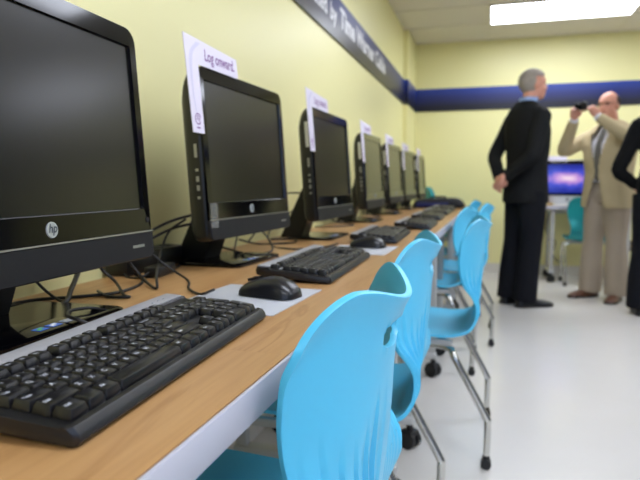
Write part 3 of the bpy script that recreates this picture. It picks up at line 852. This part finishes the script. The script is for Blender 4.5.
t = empty('wall_outlet', (1.405, YN-.001, .325), label='small brown outlet plate low on the back wall behind the tan suit', cat='outlet')
bm = bmesh.new(); box(bm, (0, -.004, 0), (.10, .008, .115), .003); mesh_obj('plate', bm, 'outlet', t)
for s in (-1, 1):
    bm = bmesh.new(); box(bm, (0, -.009, s*.026), (.034, .003, .03), .001); mesh_obj('socket', bm, 'rubber', t)
cable([(.60, 6.40, .70), (.58, 6.40, .50), (.62, 6.38, .38), (.68, 6.41, .36), (.66, 6.42, .22), (.75, 6.43, .12)], .006, 'black cable hanging below the table by the back wall')

# ------------------------------------------------------------------ people
def rmat(fwd, up):
    f = V(fwd).normalized(); l = V(up).cross(f).normalized(); u = f.cross(l)
    return Matrix((f, l, u)).transposed()
def add_hand(bm, wrist, fwd, palm, side, curl, k=1.):
    """wrist point, direction of the fingers, palm normal, side +1 = thumb on the +left of (fwd, palm)"""
    f = V(fwd).normalized(); p = V(palm); p = (p-f*p.dot(f)).normalized(); a = f.cross(p)*side
    w = V(wrist)
    tube(bm, [w-f*.02, w+f*.02*k, w+f*.055*k, w+f*.085*k], [.026*k, .031*k, .036*k, .034*k], 12, ends=True)
    for q, (ln, off) in enumerate(((.072, .031), (.080, .011), (.075, -.010), (.060, -.030))):
        c = w+f*.082*k+a*off*k; d = f.copy(); pts = [c-f*.02*k]; pts.append(c)
        for sgm, cr in ((.45, curl*.8), (.32, curl*1.2), (.23, curl*.8)):
            d = (Matrix.Rotation(cr, 3, f.cross(p)) @ d); pts.append(pts[-1]+d*ln*sgm*k*1.1)
        tube(bm, pts, [.0095*k, .0095*k, .0088*k, .008*k, .0068*k], 8, ends=True)
    b = w+f*.022*k+a*.026*k; d = (f*.7+a*.7+p*.25).normalized()
    d2 = (f*.95+a*.15+p*.45).normalized()
    tube(bm, [b-a*.012*k, b+d*.03*k, b+d*.03*k+d2*.03*k, b+d*.03*k+d2*.054*k], [.014*k, .012*k, .0105*k, .008*k], 8, ends=True)

def add_head(bm, c, R):
    """c = centre of the skull; R rotates local (x forward, y left, z up)"""
    def E(p, r, rot=None):
        vs = ellipsoid(bm, V((0, 0, 0)), r, 20, rot)
        bmesh.ops.transform(bm, matrix=Matrix.Translation(c) @ R.to_4x4() @ Matrix.Translation(p), verts=vs)
    E((-.008, 0, .022), (.098, .076, .092)); E((.024, 0, -.040), (.070, .060, .072)); E((.050, 0, -.082), (.036, .036, .028))
    E((.066, 0, .030), (.026, .052, .022)); E((.088, 0, -.018), (.022, .013, .014)); E((.082, 0, .004), (.014, .009, .030))
    E((.076, 0, -.055), (.016, .024, .010)); E((.078, 0, -.064), (.013, .02, .007))
    for s in (-1, 1):
        E((-.006, s*.077, -.008), (.018, .010, .032), Euler((0, .2, s*.35))); E((.052, s*.042, -.030), (.026, .022, .024))

def shoe(name, parent, p, yaw, m, k=1.):
    bm = bmesh.new()
    Mx = Matrix.Translation(p) @ Matrix.Rotation(yaw, 4, 'Z') @ Matrix.Diagonal((k, k, k, 1))
    rings = []
    for x, w, h in ((-.085, .022, .05), (-.075, .034, .075), (-.04, .038, .085), (.0, .038, .085), (.04, .041, .068), (.09, .047, .052), (.14, .045, .042), (.178, .033, .032), (.195, .015, .02)):
        rg = []
        for i in range(14):
            a = 2*PI*i/14; c, s = math.cos(a), math.sin(a)
            rg.append(bm.verts.new((x, w*math.copysign(abs(c)**.8, c), .012+max(0, s)**.8*(h-.012) if s > 0 else .012)))
        rings.append(rg)
    bridge(bm, rings); bmesh.ops.transform(bm, matrix=Mx, verts=bm.verts)
    o = mesh_obj(name, bm, m, parent, smooth=60)
    bm = bmesh.new()
    a = [(x, w*1.04) for x, w in ((-.088, .024), (-.075, .037), (-.04, .04), (0, .038), (.04, .042), (.09, .049), (.14, .047), (.18, .035), (.198, .014))]
    out = a + [(x, -w) for x, w in reversed(a)]
    bridge(bm, [[bm.verts.new((x, y, 0)) for x, y in out], [bm.verts.new((x, y, .014)) for x, y in out]])
    bmesh.ops.transform(bm, matrix=Mx, verts=bm.verts)
    mesh_obj('sole', bm, 'sole', o, smooth=40)

def torso_rings(bm, rows, n=22, power=2.3):
    rings = [ring(bm, V((x, y, z)), V((rx, 0, 0)), V((0, ry, 0)), n, power) for z, x, y, rx, ry in rows]
    bridge(bm, rings)

def cap_hair(parent, c, R, r, keep, m, seg=36):
    bm = bmesh.new(); vs = ellipsoid(bm, V((-.008, 0, .022)), r, seg)
    kill = [f for f in bm.faces if not keep(f.calc_center_median())]
    bmesh.ops.delete(bm, geom=kill, context='FACES')
    bmesh.ops.transform(bm, matrix=Matrix.Translation(c) @ R.to_4x4(), verts=bm.verts)
    return mesh_obj('hair', baked(bm, [('SOLIDIFY', dict(thickness=.009, offset=-.4)), ('SUBSURF', dict(levels=1))]), m, parent, smooth=180)

def make_person(loc, heading, k, label, body_fn):
    """body_fn(bm) draws the whole figure; returns its root mesh"""
    bm = bmesh.new(); body_fn(bm)
    bm = melt(bm, .0065, 4, .45)
    o = mesh_obj('person', bm, ['skin', 'lip', 'eye'], smooth=180)
    o.location = loc; o.rotation_euler = (0, 0, heading); o.scale = (k, k, k)
    tag(o, label, 'person')
    return o
def paint(o, c, R, spots):
    """lips and eyes by place on the face"""
    Ri = R.transposed()
    for p in o.data.polygons:
        q = Ri @ (V(p.center)-c)
        for pos, rad, mi in spots:
            d = q-V(pos)
            if (d.x/rad[0])**2+(d.y/rad[1])**2+(d.z/rad[2])**2 < 1: p.material_index = mi
FACE = [((.094, 0, -.0585), (.03, .024, .008), 1), ((.085, .031, .012), (.03, .012, .006), 2), ((.085, -.031, .012), (.03, .012, .006), 2)]

def legs_skin(bm, st, k=1):
    for s in (-1, 1):
        hx, hy, kx, ky, fx, fy = st[s]
        tube(bm, [(hx, hy, .92), (kx, ky, .50), (fx, fy, .09)], [.072, .052, .038], 12, ends=True)
def trousers(parent, st, m, hemw=.078, thigh=.100, top=1.06, pelv=(.118, .168)):
    bm = bmesh.new()
    torso_rings(bm, [(top, 0, 0, pelv[0]-.008, pelv[1]-.014), (top-.08, 0, 0, pelv[0], pelv[1]-.004), (.92, -.008, 0, pelv[0]+.006, pelv[1]), (.84, -.005, 0, pelv[0]-.012, pelv[1]-.012)])
    for s in (-1, 1):
        hx, hy, kx, ky, fx, fy = st[s]
        tube(bm, [(hx, hy, .90), (hx*.6+kx*.4, hy*.6+ky*.4, .72), (kx, ky, .50), (fx*.6+kx*.4, fy*.6+ky*.4, .28), (fx, fy, .045)], [(thigh, thigh), (thigh*.93, thigh*.93), (.082, .082), (hemw*.98, hemw*.98), (hemw, hemw)], 18, 3)
    return mesh_obj('trousers', melt(bm, .011, 5), m, parent, smooth=180)

def jacket(parent, rows, arms, m, cuff=.040, up=.066, open_fn=None, name='jacket'):
    bm = bmesh.new(); torso_rings(bm, rows)
    for sh, el, wr in arms:
        sh, el, wr = V(sh), V(el), V(wr)
        inn = V((sh.x, sh.y*.75, sh.z-.005))
        tube(bm, [inn, sh, sh.lerp(el, .5), el, el.lerp(wr, .5), wr], [up*.9, up*1.02, up*.92, up*.84, cuff*1.22, cuff], 16, 3)
    bm = melt(bm, .011, 5)
    if open_fn:
        kill = [f for f in bm.faces if open_fn(f.calc_center_median())]
        bmesh.ops.delete(bm, geom=kill, context='FACES')
        bm = baked(bm, [('SOLIDIFY', dict(thickness=.008, offset=-1.))])
    return mesh_obj(name, bm, m, parent, smooth=180)

JR = [(.80, -.005, 0, .150, .190), (.86, -.005, 0, .150, .190), (.98, -.004, 0, .140, .180), (1.10, .0, 0, .132, .172), (1.22, .002, 0, .142, .184), (1.34, -.004, 0, .144, .200), (1.43, -.014, 0, .130, .202), (1.50, -.020, 0, .106, .166), (1.545, -.022, 0, .080, .105), (1.572, -.020, 0, .062, .072)]

# --- man in the black suit, hands clasped behind his back
c1 = V((.035, 0, 1.695)); R1 = Euler((0, 0, math.radians(-14))).to_matrix()
st1 = {1: (0, .088, -.025, .095, -.07, .09), -1: (0, -.088, .0, -.09, -.035, -.085)}
arm1 = [((-.01, .192, 1.445), (-.145, .222, 1.165), (-.205, .055, .985)), ((-.01, -.192, 1.445), (-.110, -.240, 1.155), (-.215, -.055, .990))]
def man1(bm):
    torso_rings(bm, [(.88, 0, 0, .10, .14), (1.1, 0, 0, .10, .135), (1.3, 0, 0, .105, .15), (1.43, -.015, 0, .08, .13), (1.48, -.015, 0, .05, .07)])
    tube(bm, [(-.02, 0, 1.42), (-.005, 0, 1.53), (.022, 0, 1.64)], [.060, .056, .056], 14, ends=True)
    for sh, el, wr in arm1: tube(bm, [V(sh)*.97, el, wr], [.042, .036, .026], 12, ends=True)
    add_hand(bm, arm1[0][2], (-.05, -.85, -.35), (-1, 0, 0), -1, .5)
    add_hand(bm, V(arm1[1][2])+V((-.028, 0, -.005)), (-.02, .70, -.62), (1, 0, 0), -1, .55)
    legs_skin(bm, st1); add_head(bm, c1, R1)
p1 = make_person((.282, 4.80, 0), math.radians(30), 1., 'man in a black suit standing with his hands clasped behind his back', man1)
paint(p1, c1, R1, FACE)
jacket(p1, JR, arm1, 'black_suit')
trousers(p1, st1, 'navy_pants', .088, .108)
bm = bmesh.new(); torso_rings(bm, [(1.53, -.014, 0, .064, .074), (1.565, -.008, 0, .062, .068), (1.597, .0, 0, .062, .066)]); mesh_obj('shirt_collar', bm, 'shirt_blue', p1, smooth=60)
shoe('shoe', p1, (-.01, -.085, 0), -.05, 'shoe_black', 1.08); shoe('shoe', p1, (-.045, .09, 0), .15, 'shoe_black', 1.08)
cap_hair(p1, c1, R1, (.105, .083, .098), lambda q: q.z > (.052+.35*max(0, q.x-.02) if q.x > -.005 else -.062+.02*max(0, q.x+.08)) and not (q.x > .080 and q.z < .075), 'hair_grey')

# --- man in the tan suit taking a photograph
c2 = V((.055, .012, 1.672)); R2 = Euler((0, math.radians(4), math.radians(10))).to_matrix()
st2 = {1: (0, .095, .02, .115, .0, .125), -1: (0, -.095, .03, -.105, .03, -.115)}
arm2 = [((.0, .195, 1.42), (.10, .335, 1.33), (.285, .10, 1.555)), ((.0, -.195, 1.42), (.20, -.315, 1.30), (.330, -.105, 1.545))]
def man2(bm):
    torso_rings(bm, [(.88, 0, 0, .10, .14), (1.1, 0, 0, .10, .135), (1.3, 0, 0, .105, .15), (1.43, -.015, 0, .08, .13), (1.48, -.015, 0, .05, .07)])
    tube(bm, [(-.02, 0, 1.42), (.0, .005, 1.51), (.035, .01, 1.61)], [.062, .060, .060], 14, ends=True)
    for sh, el, wr in arm2: tube(bm, [V(sh)*.97, el, wr], [.042, .036, .027], 12, ends=True)
    add_hand(bm, arm2[0][2], (.30, -.32, .62), (.35, -.85, -.2), -1, .75)
    add_hand(bm, arm2[1][2], (.25, .22, .70), (.35, .85, -.2), 1, .75)
    legs_skin(bm, st2); add_head(bm, c2, R2)
p2 = make_person((.945, 5.27, 0), math.radians(222), .94, 'balding man in a tan suit holding up a small black camera', man2)
paint(p2, c2, R2, FACE)
def open2(q):
    if q.x < .02: return False
    if q.z > 1.44: return abs(q.y) < .06
    w = .012+.075*max(0, min(1, (q.z-1.12)/.3)) if q.z > 1.10 else .012+.085*(1.10-q.z)/.3
    return abs(q.y+.004) < w
JR2 = [(min(z, 1.43+(z-1.43)*.85), x, y, rx*1.16, ry*(1.20 if z < 1.45 else 1.1)) for z, x, y, rx, ry in JR]
jacket(p2, JR2, arm2, 'tan', .044, .070, open2)
bm = bmesh.new(); torso_rings(bm, [(1.02, .002, 0, .128, .165), (1.12, .004, 0, .128, .165), (1.22, .006, 0, .138, .182), (1.34, .004, 0, .136, .190), (1.42, -.006, 0, .110, .16), (1.47, -.014, 0, .083, .115), (1.50, -.010, 0, .068, .076), (1.53, .003, 0, .065, .067)])
sh = mesh_obj('shirt', melt(bm, .010, 3), 'shirt_white', p2, smooth=180)
bm = bmesh.new()
tz = [(1.51, .072, .016), (1.48, .080, .018), (1.44, .104, .016), (1.34, .144, .024), (1.22, .150, .032), (1.10, .142, .040), (1.06, .138, .030), (1.03, .134, .003)]
L = [bm.verts.new((x, -w, zz)) for zz, x, w in tz]; R = [bm.verts.new((x, w, zz)) for zz, x, w in tz]; C = [bm.verts.new((x+.008, 0, zz)) for zz, x, w in tz]
for i in range(len(tz)-1): bm.faces.new((L[i], C[i], C[i+1], L[i+1])); bm.faces.new((C[i], R[i], R[i+1], C[i+1]))
mesh_obj('tie', baked(bm, [('SOLIDIFY', dict(thickness=.006, offset=1.))]), 'tie', p2, smooth=60)
trousers(p2, st2, 'tan_pants', .098, .112, 1.05)
bm = bmesh.new(); torso_rings(bm, [(1.015, .0, 0, .124, .172), (1.05, .0, 0, .123, .170)]); mesh_obj('belt', bm, 'shoe_black', p2, smooth=60)
shoe('shoe', p2, (.045, -.118, 0), -.15, 'shoe_brown', 1.08); shoe('shoe', p2, (.015, .13, 0), .40, 'shoe_brown', 1.08)
for wr, el in ((arm2[0][2], arm2[0][1]), (arm2[1][2], arm2[1][1])):
    d = (V(wr)-V(el)).normalized(); bm = bmesh.new(); tube(bm, [V(wr)-d*.02, V(wr)+d*.022], [.036, .034], 16); mesh_obj('shirt_cuff', bm, 'shirt_white', p2, smooth=60)
cap_hair(p2, c2, R2, (.103, .083, .094), lambda q: q.x < .012 and -.055 < q.z < .062 and (q.z > -.02 or q.x < -.03), 'hair_dark')
bm = bmesh.new()
Mg = Matrix.Translation(c2) @ R2.to_4x4()
for s in (-1, 1):
    tube(bm, [Mg @ V((.100-.006*abs(math.cos(a)), s*.033+.021*math.cos(a), .010+.015*math.sin(a))) for a in [2*PI*i/16 for i in range(17)]], .0016, 6)
    tube(bm, [Mg @ V((.096, s*.054, .014)), Mg @ V((.05, s*.078, .014)), Mg @ V((-.01, s*.084, .008))], .0016, 6)
tube(bm, [Mg @ V((.101, -.012, .013)), Mg @ V((.104, 0, .017)), Mg @ V((.101, .012, .013))], .0016, 6)
mesh_obj('glasses', bm, 'camera', p2, smooth=180)
# the camera in his hands
cm = Matrix.Translation(p2.location) @ Matrix.Rotation(math.radians(222), 4, 'Z')
cp = cm @ V((.37*.94, -.005, 1.648*.94))
t = empty('compact_camera', cp, math.radians(222), label='small black camera held up in front of the balding man', cat='camera')
bm = bmesh.new(); box(bm, (0, 0, 0), (.028, .105, .062), .006); mesh_obj('body', bm, 'camera', t)
bm = bmesh.new(); cyl(bm, (.012, -.01, 0), (.035, -.01, 0), .024, .021); mesh_obj('lens', bm, 'gloss_black', t)
bm = bmesh.new(); cyl(bm, (0, .035, .03), (0, .035, .036), .006); mesh_obj('shutter_button', bm, 'silver', t)

# --- person in black at the edge of the view, hand on hip
c3 = V((.03, 0, 1.705)); R3 = Euler((0, 0, .15)).to_matrix()
st3 = {1: (0, .095, .0, .105, .0, .11), -1: (0, -.095, .0, -.10, .0, -.105)}
arm3 = [((-.01, .175, 1.40), (-.03, .300, 1.075), (.07, .175, .955)), ((-.01, -.175, 1.40), (-.02, -.24, 1.12), (.03, -.23, .88))]
def person3(bm):
    torso_rings(bm, [(.88, 0, 0, .10, .14), (1.1, 0, 0, .10, .13), (1.3, 0, 0, .105, .145), (1.43, -.015, 0, .08, .13), (1.48, -.015, 0, .05, .07)])
    tube(bm, [(-.02, 0, 1.42), (-.005, 0, 1.53), (.022, 0, 1.64)], [.055, .050, .050], 14, ends=True)
    for sh, el, wr in arm3: tube(bm, [V(sh)*.97, el, wr], [.042, .036, .026], 12, ends=True)
    add_hand(bm, arm3[0][2], (.30, -.45, -.50), (.1, -1, .1), 1, .45)
    add_hand(bm, arm3[1][2], (.15, .02, -1), (0, 1, 0), 1, .3)
    legs_skin(bm, st3); add_head(bm, c3, R3)
p3 = make_person((1.195, 4.66, 0), math.radians(80), .97, 'person in black at the edge of the view with a hand on the hip', person3)
paint(p3, c3, R3, FACE)
JR3 = [(.90, -.004, 0, .135, .178), (.98, -.004, 0, .134, .176), (1.10, .0, 0, .120, .155), (1.22, .002, 0, .128, .166), (1.34, 0, 0, .128, .180), (1.42, -.01, 0, .105, .176), (1.48, -.018, 0, .090, .14), (1.53, -.018, 0, .066, .082), (1.57, -.012, 0, .058, .062)]
jacket(p3, JR3, arm3, 'black_knit', .036, .064, name='sweater')
trousers(p3, st3, 'navy_pants', .102, .108)
shoe('shoe', p3, (.0, -.105, 0), -.1, 'shoe_black'); shoe('shoe', p3, (.0, .11, 0), .1, 'shoe_black')
cap_hair(p3, c3, R3, (.108, .086, .100), lambda q: q.z > .03+.35*max(0, q.x)-.7*max(0, -q.x), 'hair_dark')

# ------------------------------------------------------------------ camera, world, view
cd = bpy.data.cameras.new('camera'); co = bpy.data.objects.new('camera', cd); COL.objects.link(co)
co.location = (0, 0, .943); co.rotation_euler = (PI/2-.0949908, 0, .27840813)
cd.sensor_width = 36; cd.lens = 585.3948/640*36; cd.clip_start = .02
cd.dof.use_dof = True; cd.dof.focus_distance = .72; cd.dof.aperture_fstop = 6.2
S.camera = co
w = bpy.data.worlds.new('world'); S.world = w; w.use_nodes = True
w.node_tree.nodes['Background'].inputs[0].default_value = (.9, .95, 1, 1); w.node_tree.nodes['Background'].inputs[1].default_value = .3
S.view_settings.view_transform = 'Standard'; S.view_settings.look = 'None'; S.view_settings.gamma = 1.
S.view_settings.use_curve_mapping = False; S.view_settings.exposure = 0.
S.cycles.use_denoising = True
S.cycles.max_bounces = 8; S.cycles.diffuse_bounces = 5; S.cycles.glossy_bounces = 4
